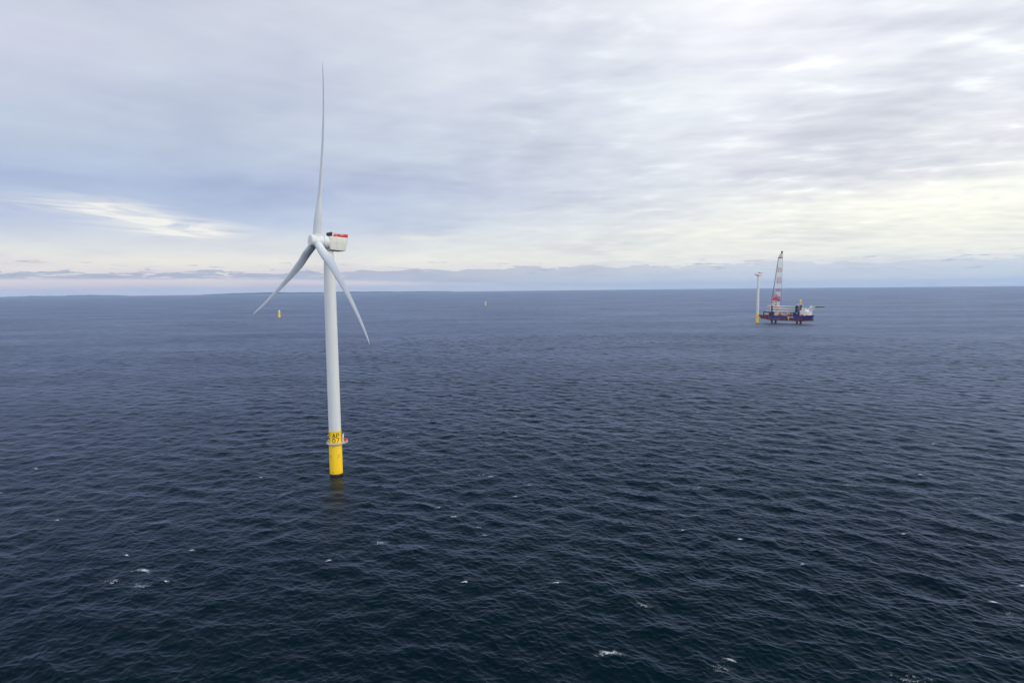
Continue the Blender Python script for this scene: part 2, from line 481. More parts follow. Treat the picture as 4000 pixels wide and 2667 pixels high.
    for cx, cyy, kd in caps:
        d0 = math.hypot(cx, cyy)
        i0 = np.searchsorted(rr, d0 - 9); i1 = np.searchsorted(rr, d0 + 9)
        aa = math.atan2(cx, cyy); dj = 9 / d0
        j0 = max(0, int((aa - dj + half) / da)); j1 = min(nfine, int((aa + dj + half) / da))
        if i1 <= i0 or j1 <= j0: continue
        xs = X[i0:i1, j0:j1] - cx; ys = Y[i0:i1, j0:j1] - cyy
        ang = rs.uniform(-0.6, 0.35); bend = rs.uniform(-0.5, 0.35); big = 1 + min(1.6, d0 / 700.0)
        ln, wd, pk = {'L': (5.0, 1.9, 0.80), 's': (1.7, 0.62, 0.82), 'f': (4.0, 2.2, 0.56)}[kd]
        ln *= rs.uniform(.7, 1.3) * (big if kd != 'L' else 1); wd *= big if kd != 'L' else 1
        c, s = math.cos(ang), math.sin(ang)
        hz = H[i0:i1, j0:j1]; jz = J[i0:i1, j0:j1]
        if kd != 'f' and hz.size:                     # move the breaker onto the nearest crest
            q = np.argmax(hz - 0.02 * (xs * xs + ys * ys)); xs = xs - xs.flat[q]; ys = ys - ys.flat[q]
        js = (jz - jz.mean()) / (jz.std() + 1e-6)
        u = (xs * c + ys * s) / ln; v = (-xs * s + ys * c - bend * (xs * c + ys * s) ** 2 / ln) / wd
        foam[i0:i1, j0:j1] = np.maximum(foam[i0:i1, j0:j1], pk * np.exp(-(u * u + v * v)) * np.clip(0.85 + 0.25 * js, 0.4, 1.5))
    Xd = X + DX; Yd = Y + DY
    Zd = H - (X ** 2 + Y ** 2) / (2 * RE)
    co = np.stack([Xd, Yd, Zd], -1).reshape(-1, 3).astype(np.float32)
    ii, jj = np.meshgrid(np.arange(nr - 1), np.arange(na), indexing='ij')
    a = ii * na + jj; b = ii * na + (jj + 1) % na
    quads = np.stack([a, a + na, b + na, b], -1).reshape(-1, 4)
    me = bpy.data.meshes.new('water')
    me.vertices.add(len(co)); me.vertices.foreach_set('co', co.ravel())
    nq = len(quads)
    me.loops.add(nq * 4); me.loops.foreach_set('vertex_index', quads.ravel().astype(np.int32))
    me.polygons.add(nq)
    me.polygons.foreach_set('loop_start', np.arange(0, nq * 4, 4, dtype=np.int32))
    me.polygons.foreach_set('use_smooth', np.ones(nq, dtype=bool))
    me.update(calc_edges=True)
    at = me.attributes.new('roughness_map', 'FLOAT', 'POINT'); at.data.foreach_set('value', rough.ravel().astype(np.float32))
    at = me.attributes.new('foam', 'FLOAT', 'POINT'); at.data.foreach_set('value', foam.ravel().astype(np.float32))
    at = me.attributes.new('reflection_slick', 'FLOAT', 'POINT'); at.data.foreach_set('value', reflection_slick.ravel().astype(np.float32))
    print('water verts', len(co), 'mss', full, mss_un.round(4))
    m = bpy.data.materials.new('sea_water'); m.use_nodes = True
    nt = m.node_tree; nt.nodes.clear(); V.nt = nt
    def node(t): return nt.nodes.new(t)
    def attr(nm):
        n = node('ShaderNodeAttribute'); n.attribute_name = nm
        return V(n.outputs['Fac'])
    co_, ox, oy, oz = obj_co()
    fm = attr('foam')
    lace = noise(vec(ox * 0.55, oy * 1.3, 0.0), 1.5, 6, 0.8, 2.0)
    fmask = smooth(fm + (lace - 0.5) * 4.2, 0.62, 0.95) * smooth(fm, 0.08, 0.4)
    wide = noise(vec(ox, oy, 0.0), 0.006, 3, 0.5)
    wc = mix(smooth(wide, 0.3, 0.7), (0.0004, 0.0052, 0.0095, 1), (0.0003, 0.0075, 0.0098, 1))
    # ripples below the mesh resolution
    bn = node('ShaderNodeBump'); bn.inputs['Strength'].default_value = 1.0; bn.inputs['Distance'].default_value = 1.0
    put(bn.inputs['Height'], (1.0 - attr('reflection_slick') * 0.75) * noise(vec(ox * 0.77 + oy * 0.63, (ox * 0.63 - oy * 0.77) * 0.42, 0.0), 1.5, 4, 0.66) * 0.06)
    nrm = V(bn.outputs[0])
    # reflectance of a rough sea: Schlick term with the unresolved wave slope added to the view cosine
    rg = attr('roughness_map')
    geo = node('ShaderNodeNewGeometry')
    dt = node('ShaderNodeVectorMath'); dt.operation = 'DOT_PRODUCT'
    put(dt.inputs[0], nrm); put(dt.inputs[1], V(geo.outputs['Incoming']))
    c = mth('MAXIMUM', V(dt.outputs['Value']), 0.0)
    r2 = rg * rg
    ceff = mth('SQRT', c * c + r2 * r2 * 0.40 + 0.002)
    fres = 0.001 + 0.999 * mth('POWER', mth('MAXIMUM', 1.0 - ceff, 0.0), 5.7)
    dif = node('ShaderNodeBsdfDiffuse'); put(dif.inputs['Color'], wc)
    gl = node('ShaderNodeBsdfGlossy'); gl.distribution = 'GGX'
    catspaw_sheen = (noise(vec(ox * 0.6 + oy * 0.25, oy, 2.0), 0.045, 5, 0.7) - 0.5) * 1.1 + (noise(vec(ox * 0.35 + oy * 0.1, oy, 8.0), 0.0055, 4, 0.6) - 0.5) * 0.95  # wind streaks painted as lighter and darker sheen in the reflection colour
    put(gl.inputs['Color'], scale_col(mix(0.0, (0.485, 0.575, 0.815, 1), (0, 0, 0, 1)), 1.0 + catspaw_sheen))
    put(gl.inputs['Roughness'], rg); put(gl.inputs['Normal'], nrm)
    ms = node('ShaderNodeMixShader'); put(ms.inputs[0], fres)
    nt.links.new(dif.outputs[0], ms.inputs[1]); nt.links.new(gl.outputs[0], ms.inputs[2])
    fo = node('ShaderNodeBsdfDiffuse'); fo.inputs['Color'].default_value = (0.60, 0.64, 0.68, 1)
    m2 = node('ShaderNodeMixShader'); put(m2.inputs[0], fmask * 0.9)
    nt.links.new(ms.outputs[0], m2.inputs[1]); nt.links.new(fo.outputs[0], m2.inputs[2])
    ot = node('ShaderNodeOutputMaterial'); nt.links.new(m2.outputs[0], ot.inputs[0])
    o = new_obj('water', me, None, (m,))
    o['kind'] = 'structure'; o['label'] = 'dark blue choppy open sea with scattered whitecaps'
    return o
build_water()

# ------------------------------------------------------------------ far coast on the left part of the horizon
def coast(x_from, x_to, dist, hgt, seed):
    rs = random.Random(seed)
    bm = bmesh.new(); n = 90
    ph = [rs.uniform(0, 6.28) for _ in range(6)]
    rings = []
    for i in range(n + 1):
        t = i / n; tx = x_from + (x_to - x_from) * t
        env = math.sin(math.pi * t) ** 0.45
        hh = hgt * env * (0.72 + 0.16 * math.sin(5 * t + ph[0]) + 0.10 * math.sin(17 * t + ph[1]) + 0.06 * math.sin(43 * t + ph[2]) + 0.04 * math.sin(90 * t + ph[3])) + 1.0
        base = -dist * dist / (2 * RE)
        row = []
        for dd, k in ((0, 0), (250, .8), (900, 1.0), (2600, .6), (4000, 0)):
            d = dist + dd; nn = math.sqrt(1 + tx * tx)
            row.append((d * tx / nn, d / nn, base - 6 + (hh + 6) * k))
        rings.append(row)
    loft(bm, rings, closed=True, cap0=True, cap1=True)
    m, b = material('coast_land', 0.9, 0, 0.1)
    co, ox, oy, oz = obj_co()
    nn_ = noise(vec(ox * 0.004, oy * 0.004, oz * 0.05), 1.0, 5, 0.6)
    put(b.inputs['Base Color'], mix(smooth(nn_, 0.4, 0.6), (0.035, 0.055, 0.06, 1), (0.06, 0.075, 0.075, 1)))
    o = finish('coastline', bm, m, None, 60)
    o['kind'] = 'structure'
    return o
o = coast(-0.485, -0.09, 27000, 92, 3); o['label'] = 'long low blue strip of land on the horizon behind the near turbine'
o = coast(-0.82, -0.60, 31000, 78, 9); o['label'] = 'faint low strip of land on the horizon at the far left'

# ------------------------------------------------------------------ wind turbines and foundations
VIEW = Vector((-107.7, 379.7, 0))
def ribbon_on_cylinder(bm, pts, width, rad, ang0, z0):
    """a stroke (u across in metres, v up) wrapped on a cylinder"""
    fine = []
    for (a, b) in zip(pts, pts[1:]):
        n = max(2, int(math.hypot(b[0] - a[0], b[1] - a[1]) / 0.12))
        for i in range(n): fine.append((a[0] + (b[0] - a[0]) * i / n, a[1] + (b[1] - a[1]) * i / n))
    fine.append(pts[-1])
    prev = None
    for i, p in enumerate(fine):
        q0 = fine[max(0, i - 1)]; q1 = fine[min(len(fine) - 1, i + 1)]
        dx, dy = q1[0] - q0[0], q1[1] - q0[1]; L = math.hypot(dx, dy) or 1
        nx, ny = -dy / L * width / 2, dx / L * width / 2
        row = []
        for sgn in (-1, 1):
            for rr_ in (rad, rad + 0.03):
                uu, vv = p[0] + nx * sgn, p[1] + ny * sgn
                a = ang0 + uu / rad
                row.append(bm.verts.new((rr_ * math.cos(a), rr_ * math.sin(a), z0 + vv)))
        if prev:
            for (i0, i1) in ((0, 1), (1, 3), (3, 2), (2, 0)):
                bm.faces.new((prev[i0], prev[i1], row[i1], row[i0]))
        else: bm.faces.new((row[0], row[1], row[3], row[2]))
        prev = row
    bm.faces.new((prev[0], prev[2], prev[3], prev[1]))
def arc(cx, cy, rx, ry, a0, a1, n=14):
    return [(cx + rx * math.cos(R(a0 + (a1 - a0) * i / n)), cy + ry * math.sin(R(a0 + (a1 - a0) * i / n))) for i in range(n + 1)]
GLYPH = {   # unit height, strokes
    'A': [[(0.0, 0), (0.33, 1.0), (0.66, 0)], [(0.13, 0.34), (0.53, 0.34)]],
    'P': [[(0, 0), (0, 1.0), (0.28, 1.0)] + arc(0.28, 0.74, 0.26, 0.26, 90, -90) + [(0.0, 0.48)]],
    '0': [arc(0.27, 0.5, 0.27, 0.5, 90, 450, 30)],
    '7': [[(0, 1.0), (0.54, 1.0), (0.14, 0)]],
    '-': [[(0, 0.4), (0.35, 0.4)]],
}
def lettering(bm, lines, height, width, rad, ang, ztop, lead, adv):
    for li, s in enumerate(lines):
        tot = sum(adv[c] for c in s) * height; u = -tot / 2
        for ch in s:
            for st in GLYPH[ch]:
                ribbon_on_cylinder(bm, [(u + px * height, py * height) for px, py in st], width, rad, ang, ztop - height - li * lead)
            u += adv[ch] * height

ADV = {'A': 0.93, 'P': 0.56, '0': 0.90, '7': 0.54, '-': 0.5}
TP_TOP, DECK_Z = 27.2, 19.6
def add_foundation(root, view_ang, marks=True, small=False, detail=True, lobe=None):
    """yellow steel foundation; view_ang = direction (from its axis) towards the camera"""
    rad = 3.72
    bm = bmesh.new()
    lathe(bm, [(rad + .12, -9), (rad + .12, 19.0), (rad, 19.3), (rad, TP_TOP - .3), (rad + .06, TP_TOP - .25), (rad + .06, TP_TOP)], 72)
    finish('foundation', bm, MT['yellow'], root, 40)
    # working platform with an overhanging laydown area
    la = view_ang + R(118) if lobe is None else lobe
    def outline(r0, r1):
        pts = []
        for i in range(64):
            a = 2 * math.pi * i / 64
            d = math.cos(a - la)
            rr_ = r0 + (r1 - r0) * max(0.0, d) ** 3
            pts.append((rr_ * math.cos(a), rr_ * math.sin(a)))
        return pts
    o1 = outline(5.15, 8.0); o0 = [((rad + .02) * math.cos(2 * math.pi * i / 64), (rad + .02) * math.sin(2 * math.pi * i / 64)) for i in range(64)]
    bm = bmesh.new()
    for zz, flip in ((DECK_Z, 1), (DECK_Z - .32, 0)):
        pass
    vt = [[bm.verts.new((p[0], p[1], zz)) for p in ring] for ring, zz in ((o0, DECK_Z), (o1, DECK_Z), (o1, DECK_Z - .32), (o0, DECK_Z - .32))]
    for a, b in ((0, 1), (1, 2), (2, 3), (3, 0)):
        for i in range(64):
            j = (i + 1) % 64
            bm.faces.new((vt[a][i], vt[a][j], vt[b][j], vt[b][i]))
    if detail:
        for i in range(0, 64, 8):       # brackets under the deck
            a = 2 * math.pi * i / 64
            tube(bm, ((rad) * math.cos(a), (rad) * math.sin(a), DECK_Z - 2.0), (o1[i][0] * .93, o1[i][1] * .93, DECK_Z - .32), .12, 5)
    pf = finish('platform', bm, MT['grey'], root)
    bm = bmesh.new()
    for h_ in ((0.45, 0.8, 1.15) if detail else (1.15,)):
        path(bm, [(p[0] * .985, p[1] * .985, DECK_Z + h_) for p in o1], 0.03 if h_ < 1.1 else .045, 5, close=True)
    for i in range(0, 64, 2 if detail else 8):
        tube(bm, (o1[i][0] * .985, o1[i][1] * .985, DECK_Z), (o1[i][0] * .985, o1[i][1] * .985, DECK_Z + 1.15), .04, 5)
    # toe board
    prev = None
    inn = [(p[0] * .978, p[1] * .978) for p in o1]
    for i in range(64):
        j = (i + 1) % 64
        q = [bm.verts.new((o1[i][0] * .99, o1[i][1] * .99, DECK_Z + .001)), bm.verts.new((o1[j][0] * .99, o1[j][1] * .99, DECK_Z + .001)),
             bm.verts.new((o1[j][0] * .99, o1[j][1] * .99, DECK_Z + .3)), bm.verts.new((o1[i][0] * .99, o1[i][1] * .99, DECK_Z + .3))]
        bm.faces.new(q)
    finish('railing', bm, MT['galv'], pf)
    if marks:
        for k in range(4):
            bm = bmesh.new()
            lettering(bm, ('AP', '07'), 2.65, 0.42, rad + .005, view_ang + R(6) + k * R(90) - R(90), TP_TOP - 1.35, 2.95, ADV)
            finish('site_number', bm, MT['mark'], root)
        for a in (27, -46):
            bm = bmesh.new()
            lettering(bm, ('AP', '07', '--'), 1.0, 0.10, rad + .125, view_ang + R(a), 13.0, 1.3, ADV)
            finish('draught_mark', bm, MT['faded'], root)
    return la

MT['faded'] = painted('faded_lettering_paint', (0.34, 0.20, 0.02), 0.1, 0.6, 1.0)

NAC_RZ = math.atan2(-0.6334, -0.7672)
def blade_mesh():
    st = [(0.0, 4.5, 1.0, 0), (0.02, 4.5, 1.0, 0), (0.06, 4.55, .97, 14), (0.11, 5.0, .72, 14), (0.165, 5.6, .50, 12.5), (0.22, 5.75, .39, 11), (0.30, 5.35, .31, 8.5),
          (0.40, 4.6, .26, 6), (0.50, 3.9, .235, 4), (0.60, 3.25, .215, 2.8), (0.70, 2.65, .20, 1.8), (0.80, 2.15, .19, 1), (0.88, 1.75, .18, .5), (0.94, 1.35, .18, 0), (0.975, .95, .18, 0), (0.995, .45, .2, 0), (1.0, .16, .3, 0)]
    root, RR_ = 3.9, 100.4
    bm = bmesh.new(); rings = []; n = 40
    ss = sorted(set([s[0] for s in st] + [i / 60 for i in range(61)]))
    for s in ss:
        c = np.interp(s, [q[0] for q in st], [q[1] for q in st]); t = np.interp(s, [q[0] for q in st], [q[2] for q in st]); tw = R(np.interp(s, [q[0] for q in st], [q[3] for q in st]) * min(1, s / .06))
        bl = min(1.0, max(0.0, (t - .40) / .58))       # 1 = round root
        zz = root + (RR_ - root) * s
        pb = 5.0 * (zz / RR_) ** 3
        ring = []
        for i in range(n):
            f = 2 * math.pi * i / n
            cxp, cyp = .5 * math.cos(f), .5 * math.sin(f)
            xa = .5 + .5 * math.cos(f)                 # 1 at the leading edge
            q = 1 - xa
            th = 5 * t * (.2969 * math.sqrt(max(q, 0)) - .126 * q - .3516 * q * q + .2843 * q ** 3 - .1036 * q ** 4) if t < 1 else 0
            ya = math.copysign(th, math.sin(f)) + .04 * math.sin(math.pi * q) * (1 - bl)
            lead = .5 - .18 * (1 - bl)
            px_c, py_c = cxp, cyp
            px_a, py_a = xa - .5 - (.5 - lead), ya
            yy = (px_c * bl + px_a * (1 - bl)) * c; xx = (py_c * bl + py_a * (1 - bl)) * c
            # twist: leading edge turns upwind (+X)
            Y_ = yy * math.cos(tw) - xx * math.sin(tw); X_ = yy * math.sin(tw) + xx * math.cos(tw)
            ring.append((X_ + pb, Y_, zz))
        rings.append(ring)
    loft(bm, rings)
    return bm

def rounded_rect(w, h, r, n=6):
    pts = []
    for (cx, cy, a0) in ((w - r, h - r, 0), (-w + r, h - r, 90), (-w + r, -h + r, 180), (w - r, -h + r, 270)):
        for i in range(n + 1):
            a = R(a0 + 90 * i / n); pts.append((cx + r * math.cos(a), cy + r * math.sin(a)))
    return pts

def add_machine(root, rz, blades=True, hub_z=139.3, detail=True):
    """tower, nacelle and rotor on a foundation"""
    bm = bmesh.new()
    zt = hub_z - 4.3
    prof = [(3.62, TP_TOP + .003), (3.60, 50), (3.52, 75), (3.45, 98), (3.38, 112), (3.30, 118), (2.75, zt - 1.0), (2.72, zt + .5)]
    lathe(bm, prof, 72)
    finish('tower', bm, MT['tower'], root, 30)
    frame_m = Matrix.Translation((0, 0, hub_z)) @ Matrix.Rotation(rz, 4, 'Z')
    def place(o, m): o.matrix_local = m
    nac_m = frame_m @ Matrix.Rotation(R(-3.2), 4, 'Y')
    rot_m = frame_m @ Matrix.Rotation(-math.asin(.1013), 4, 'Y')
    # nacelle body: rounded box whose rear slopes in towards the bottom
    bm = bmesh.new(); rings = []
    for xx, w, zt_, zb, r in ((0.72, 4.0, 3.6, -4.0, 1.8), (0.45, 4.15, 3.7, -4.2, .9), (-0.2, 4.2, 3.72, -4.3, .55), (-5, 4.25, 3.72, -4.4, .55), (-9.6, 4.2, 3.72, -4.4, .55), (-10.4, 4.12, 3.68, -4.2, .6), (-10.8, 3.85, 3.5, -3.8, .8)):
        hh = (zt_ - zb) / 2; mid = (zt_ + zb) / 2
        ring = []
        for (py, pz) in rounded_rect(w, hh, r):
            q = (pz + hh) / (2 * hh)          # 0 bottom, 1 top
            sl = (0.0 if xx > -4 else (1 - q) * 1.5 * min(1.0, (-4 - xx) / 5.0))
            ring.append((xx + sl, py, pz + mid))
        rings.append(ring)
    loft(bm, rings)
    na = finish('nacelle', bm, MT['cream'], root, 35); place(na, nac_m)
    # panel seams, standing 2 cm proud
    if detail:
        bm = bmesh.new()
        for sy in (-1, 1):
            box(bm, -8.6, -1.9, sy * 4.262 - .02, sy * 4.262 + .02, 0.05, 0.13)
            box(bm, -3.45, -3.40, sy * 4.252 - .02, sy * 4.252 + .02, -3.0, 2.9)
            box(bm, -8.1, -8.05, sy * 4.25 - .02, sy * 4.25 + .02, -3.0, 0.05)
        finish('panel_seam', bm, MT['grey'], na)
        bm = bmesh.new(); lathe(bm, [(3.0, -4.9), (3.0, -4.0)], 48)
        finish('yaw_collar', bm, MT['grey'], na)
    # cooler on the front of the roof
    bm = bmesh.new()
    box(bm, -1.35, -.55, -4.2, 4.2, 3.66, 6.35, 0, .05)
    ck = finish('cooler', bm, MT['cream'], na)
    bm = bmesh.new()
    box(bm, -.555, -.50, -4.05, 4.05, 3.85, 6.2)
    for i in range(9): box(bm, -.50, -.44, -4.05 + i * 1.0, -3.99 + i * 1.0, 3.85, 6.2)
    finish('radiator_grille', bm, MT['dark'], ck)
    if detail:
        bm = bmesh.new(); tube(bm, (-.9, 0.4, 6.3), (-.9, .4, 8.0), .05); tube(bm, (-.9, -3.6, 6.3), (-.9, -3.6, 7.4), .04)
        box(bm, -1.05, -.75, .2, .6, 8.0, 8.15)
        finish('wind_vane', bm, MT['grey'], na)
    # red railing around the hoisting platform
    bm = bmesh.new()
    x0, x1, w = -1.7, -10.3, 4.0
    corners = [(x0, -w), (x1, -w), (x1, w), (x0, w)]
    for h_ in (0.12, 0.75, 1.35, 1.9):
        path(bm, [(a, b, 3.7 + h_) for a, b in corners], .07, 6, close=True)
    for (a, b) in zip(corners, corners[1:] + corners[:1]):
        L = math.hypot(a[0] - b[0], a[1] - b[1]); n = int(L / .95)
        for i in range(n + 1):
            t = i / n; tube(bm, (a[0] + (b[0] - a[0]) * t, a[1] + (b[1] - a[1]) * t, 3.55), (a[0] + (b[0] - a[0]) * t, a[1] + (b[1] - a[1]) * t, 5.6), .065, 6)
    for (a, b, z0, z1) in ((-3.1, -1.75, 4.1, 4.9), (-6.0, -3.3, 4.0, 5.2), (-7.4, -6.9, 4.0, 5.4), (-10.25, -7.9, 3.95, 5.45)):   # red mesh panels
        for sy in (-1, 1): box(bm, a, b, sy * w - .025, sy * w + .025, z0, z1)
    box(bm, x1 - .025, x1 + .025, -w + .3, w - .3, 3.95, 5.45)
    finish('railing', bm, MT['red'], na)
    # generator ring
    bm = bmesh.new()
    lathe_x(bm, [(3.6, .60), (3.98, .75), (4.02, 1.1), (4.02, 3.3), (3.9, 3.62), (3.5, 3.70)], 72)
    ge = finish('generator', bm, MT['white'], root, 35); place(ge, rot_m)
    # hub with a flat round nose
    bm = bmesh.new()
    lathe_x(bm, [(3.55, 3.76), (3.62, 4.0), (3.66, 5.5), (3.66, 8.6), (3.52, 10.2), (3.35, 11.0), (3.1, 11.25), (2.2, 11.38), (0.6, 11.42)], 72)
    hb = finish('hub', bm, MT['white'], root, 30); place(hb, rot_m)
    if not blades:
        for k in range(3):
            bm = bmesh.new(); tube(bm, (7.37, 0, 2.4), (7.37, 0, 4.1), 2.55, 40)
            o = finish('blade_socket', bm, (MT['white']), root, 40); place(o, rot_m @ Matrix.Rotation(-(R(60) + k * R(120)), 4, 'X'))
        return
    bm0 = blade_mesh(); first = None
    for k in range(3):
        a = 0.0577 + k * 2 * math.pi / 3
        m = rot_m @ Matrix.Translation((7.37, 0, 0)) @ Matrix.Rotation(-a, 4, 'X')
        if first is None:
            first = finish('blade', bm0, MT['blade'], root, 50); o = first
        else:
            o = first.copy(); col.objects.link(o); o.parent = root
        place(o, m)
        bm = bmesh.new(); lathe(bm, [(2.5, 2.6), (2.55, 3.70), (2.45, 3.86), (2.30, 3.88)], 56)
        c_ = finish('blade_collar', bm, MT['white'], root, 40); place(c_, m)

def toward_cam(x_, y_): return math.atan2(-y_, -x_)

T1 = (-107.7, 379.7)
t = thing('wind_turbine', 'tall white wind turbine with three long blades on a yellow base marked AP 07', 'wind turbine', (T1[0], T1[1], 0), 0, 'offshore wind turbines')
va = toward_cam(*T1)
lobe = add_foundation(t, va)
add_machine(t, NAC_RZ)
# platform fittings
bm = bmesh.new()
ca = lobe - R(28)
cx_, cy2 = 4.55 * math.cos(ca), 4.55 * math.sin(ca)
tube(bm, (cx_, cy2, DECK_Z), (cx_, cy2, DECK_Z + 3.6), .28, 10)
tube(bm, (cx_, cy2, DECK_Z + 3.5), (cx_ + 1.6 * math.cos(ca + 1.2), cy2 + 1.6 * math.sin(ca + 1.2), DECK_Z + 5.0), .17, 8)
box(bm, cx_ - .45, cx_ + .45, cy2 - .45, cy2 + .45, DECK_Z + 2.4, DECK_Z + 4.3, 0, .08)
finish('davit_crane', bm, MT['ship_white'], t, 40)
bm = bmesh.new()
for zz in (DECK_Z + 1.6, DECK_Z + 5.0):
    for a in (va - R(88), va + R(92)):
        tube(bm, (3.6 * math.cos(a), 3.6 * math.sin(a), zz), (4.3 * math.cos(a), 4.3 * math.sin(a), zz), .22, 8)
finish('lamp_bracket', bm, MT['ship_white'], t)
# red container of gear standing on the laydown area
ra = lobe - R(12); rx, ry = 6.1 * math.cos(ra), 6.1 * math.sin(ra)
t2 = thing('equipment_box', 'red equipment box standing on the platform of the AP 07 turbine', 'box', (T1[0] + rx, T1[1] + ry, DECK_Z), va)
bm = bmesh.new(); box(bm, -.75, .75, -.8, .8, .12, 1.75, 0, .06); finish('body', bm, MT['red'], t2)
bm = bmesh.new(); box(bm, -.8, .8, -.85, .85, 1.75, 1.87, 0, .03); finish('lid', bm, MT['orange_red'], t2)
bm = bmesh.new()
for a in (-.55, .55):
    box(bm, a - .1, a + .1, -.8, .8, 0, .12)
finish('skid', bm, MT['dark'], t2)

T2 = (715.5, 1854.4)
t = thing('wind_turbine', 'distant white turbine tower with a nacelle but no blades, beside the installation ship', 'wind turbine', (T2[0], T2[1], -.25), 0, 'offshore wind turbines')
add_foundation(t, toward_cam(*T2), marks=False, detail=False)
add_machine(t, NAC_RZ + R(-14), blades=False, hub_z=141.0, detail=False)

for (x_, y_, z_, hcap, lab) in ((-944.3, 2589.6, -.5, .8, 'yellow foundation pile with a white cap, nearest one, left of the turbine tower'),
                                (-162.6, 3978.3, -1.1, .22, 'small far yellow foundation pile standing alone right of the near turbine'),
                                (1550.7, 3425.4, -1.0, .8, 'yellow foundation pile with white cap seen behind the front legs of the ship')):
    t = thing('foundation_pile', lab, 'foundation', (x_, y_, z_), 0, 'yellow foundation piles without towers')
    add_foundation(t, toward_cam(x_, y_), marks=False, detail=False)
    bm = bmesh.new(); lathe(bm, [(3.85, TP_TOP), (3.9, TP_TOP + 1.6 * hcap), (3.2, TP_TOP + 3.0 * hcap), (1.9, TP_TOP + 3.9 * hcap), (.3, TP_TOP + 4.2 * hcap)], 40)
    finish('cap', bm, MT['ship_white'], t, 50)

# ------------------------------------------------------------------ installation ship (jacked up)
SHIP = (789.6, 1815.0)
HEAD = R(-42.6); SX = 0.92
def SL(x_, y_, z_=0.0):      # ship-local to world
    x_ = x_ * SX - 6.0
    return (SHIP[0] + x_ * math.cos(HEAD) - y_ * math.sin(HEAD), SHIP[1] + x_ * math.sin(HEAD) + y_ * math.cos(HEAD), z_)
ship = thing('installation_ship', 'blue and maroon jack-up ship raised on legs with a tall lattice crane', 'ship', SL(0, 0, -.25), HEAD); ship.scale = (SX, 1, 1)

def hull_part():
    bm = bmesh.new(); rings = []
    # x, half width at deck, half width at keel, keel z, deck z
    secs = [(-80, 17.5, 16.5, 21.2, 24.0), (-77, 18.6, 17.5, 18.5, 24.0), (-70, 19.5, 18.5, 14.3, 24.0), (-60, 19.5, 18.8, 13.0, 23.9), (-50, 19.5, 19.0, 11.0, 23.6), (-42, 19.5, 19.0, 9.8, 23.5), (-20, 19.5, 19.2, 9.6, 23.3), (0, 19.5, 19.2, 9.5, 23.2),
            (26, 19.5, 19.2, 9.2, 23.3), (38, 19.5, 18.6, 8.2, 23.4), (50, 18.6, 14.5, 8.8, 23.7), (60, 16.0, 9.5, 9.2, 24.4), (68, 12.0, 5.0, 9.6, 25.3), (74, 7.5, 2.0, 12.5, 26.0), (78, 3.6, .8, 18.0, 26.4), (80, .8, .3, 24.5, 26.5)]
    for (xx, wd, wk, zk, zd) in secs:
        zm = zk + (zd - zk) * .45
        wm = wk + (wd - wk) * .55 if xx > 45 else wd
        rings.append([(xx, wd, zd), (xx, wm, zm), (xx, wk, zk + min(.9, (zd - zk) * .1)), (xx, wk * .94, zk), (xx, -wk * .94, zk), (xx, -wk, zk + min(.9, (zd - zk) * .1)), (xx, -wm, zm), (xx, -wd, zd)])
    loft(bm, rings)
    return finish('hull', bm, hull_mat(), ship, 30)
def hull_mat():
    m, b = material('hull_paint', 0.5)
    co, ox, oy, oz = obj_co()
    n = noise(vec(ox, oy, oz * .6), .16, 5, .6)
    blue = mix(n, (0.004, 0.016, 0.17, 1), (0.008, 0.026, 0.24, 1))
    red = mix(smooth(n, .45, .62), (0.095, 0.012, 0.028, 1), (0.20, 0.06, 0.06, 1))
    aft = 1.0 - smooth(ox, -43.5, -43.0)
    lim = 16.3 + aft * 5.8
    upm = smooth(oz, lim, lim + .15)
    top = smooth(oz, 23.05, 23.12) * smooth(mth('ABSOLUTE', oy), 19.6, 19.4)
    nrm = V.nt.nodes.new('ShaderNodeNewGeometry'); s = V.nt.nodes.new('ShaderNodeSeparateXYZ'); V.nt.links.new(nrm.outputs['True Normal'], s.inputs[0])
    isdeck = smooth(V(s.outputs[2]), .8, .9)
    c = mix(upm, red, blue)
    c = mix(isdeck, c, (0.36, 0.04, 0.035, 1))
    put(b.inputs['Base Color'], c)
    return m
hull = hull_part()
def spart(name, fn, mat, parent=ship, sm=None):
    bm = bmesh.new(); fn(bm)
    return finish(name, bm, mat, parent, sm)
spart('bulwark', lambda bm: [box(bm, a, b, s * w - .15, s * w + .15, z0, z1) for s in (-1, 1) for (a, b, w, z0, z1) in ((-78, -44, 18.9, 24.0, 25.2), (60, 66, 14.2, 24.6, 26.3), (44, 60, 17.4, 24.0, 25.0))], MT['deck_red'])
def bulb(bm):
    rings = []
    for xx, rr_ in ((58, 2.0), (66, 2.8), (73, 3.1), (77, 2.7), (79.3, 1.5), (80, .3)):
        rings.append([(xx, rr_ * .8 * math.cos(2 * math.pi * i / 16), 12.6 + rr_ * math.sin(2 * math.pi * i / 16)) for i in range(16)])
    loft(bm, rings)
spart('bulbous_bow', bulb, MT['maroon'], ship, 50)
spart('skeg', lambda bm: [box(bm, -75.5, -73, s * 9 - 1, s * 9 + 1, 12.3, 18.5) for s in (-1, 1)], MT['maroon'])
spart('hull_lettering', lambda bm: [box(bm, a, a + 1.5, -19.62, -19.52, 18.4 + (i % 2) * .2, 20.6 - (i % 3) * .35) for i, a in enumerate((18.2, 20.2, 22.2, 24.2, 26.1))] + [box(bm, 66 + i * 1.0, 66.7 + i * 1.0, -15.6 + i * .45, -15.5 + i * .45, 23, 23.7) for i in range(0)], MT['ship_white'])
spart('boarding_ladder', lambda bm: [box(bm, 12.0, 14.6, -20.1, -19.62, 10, 22.8)] + [box(bm, 9.6, 16.6, -20.3, -20.11, 17.2, 20.4)] + [box(bm, 12.0, 14.6, -20.8, -20.32, 10.5 + i * 2.2, 11.1 + i * 2.2) for i in range(6)], MT['yellow_gear'])
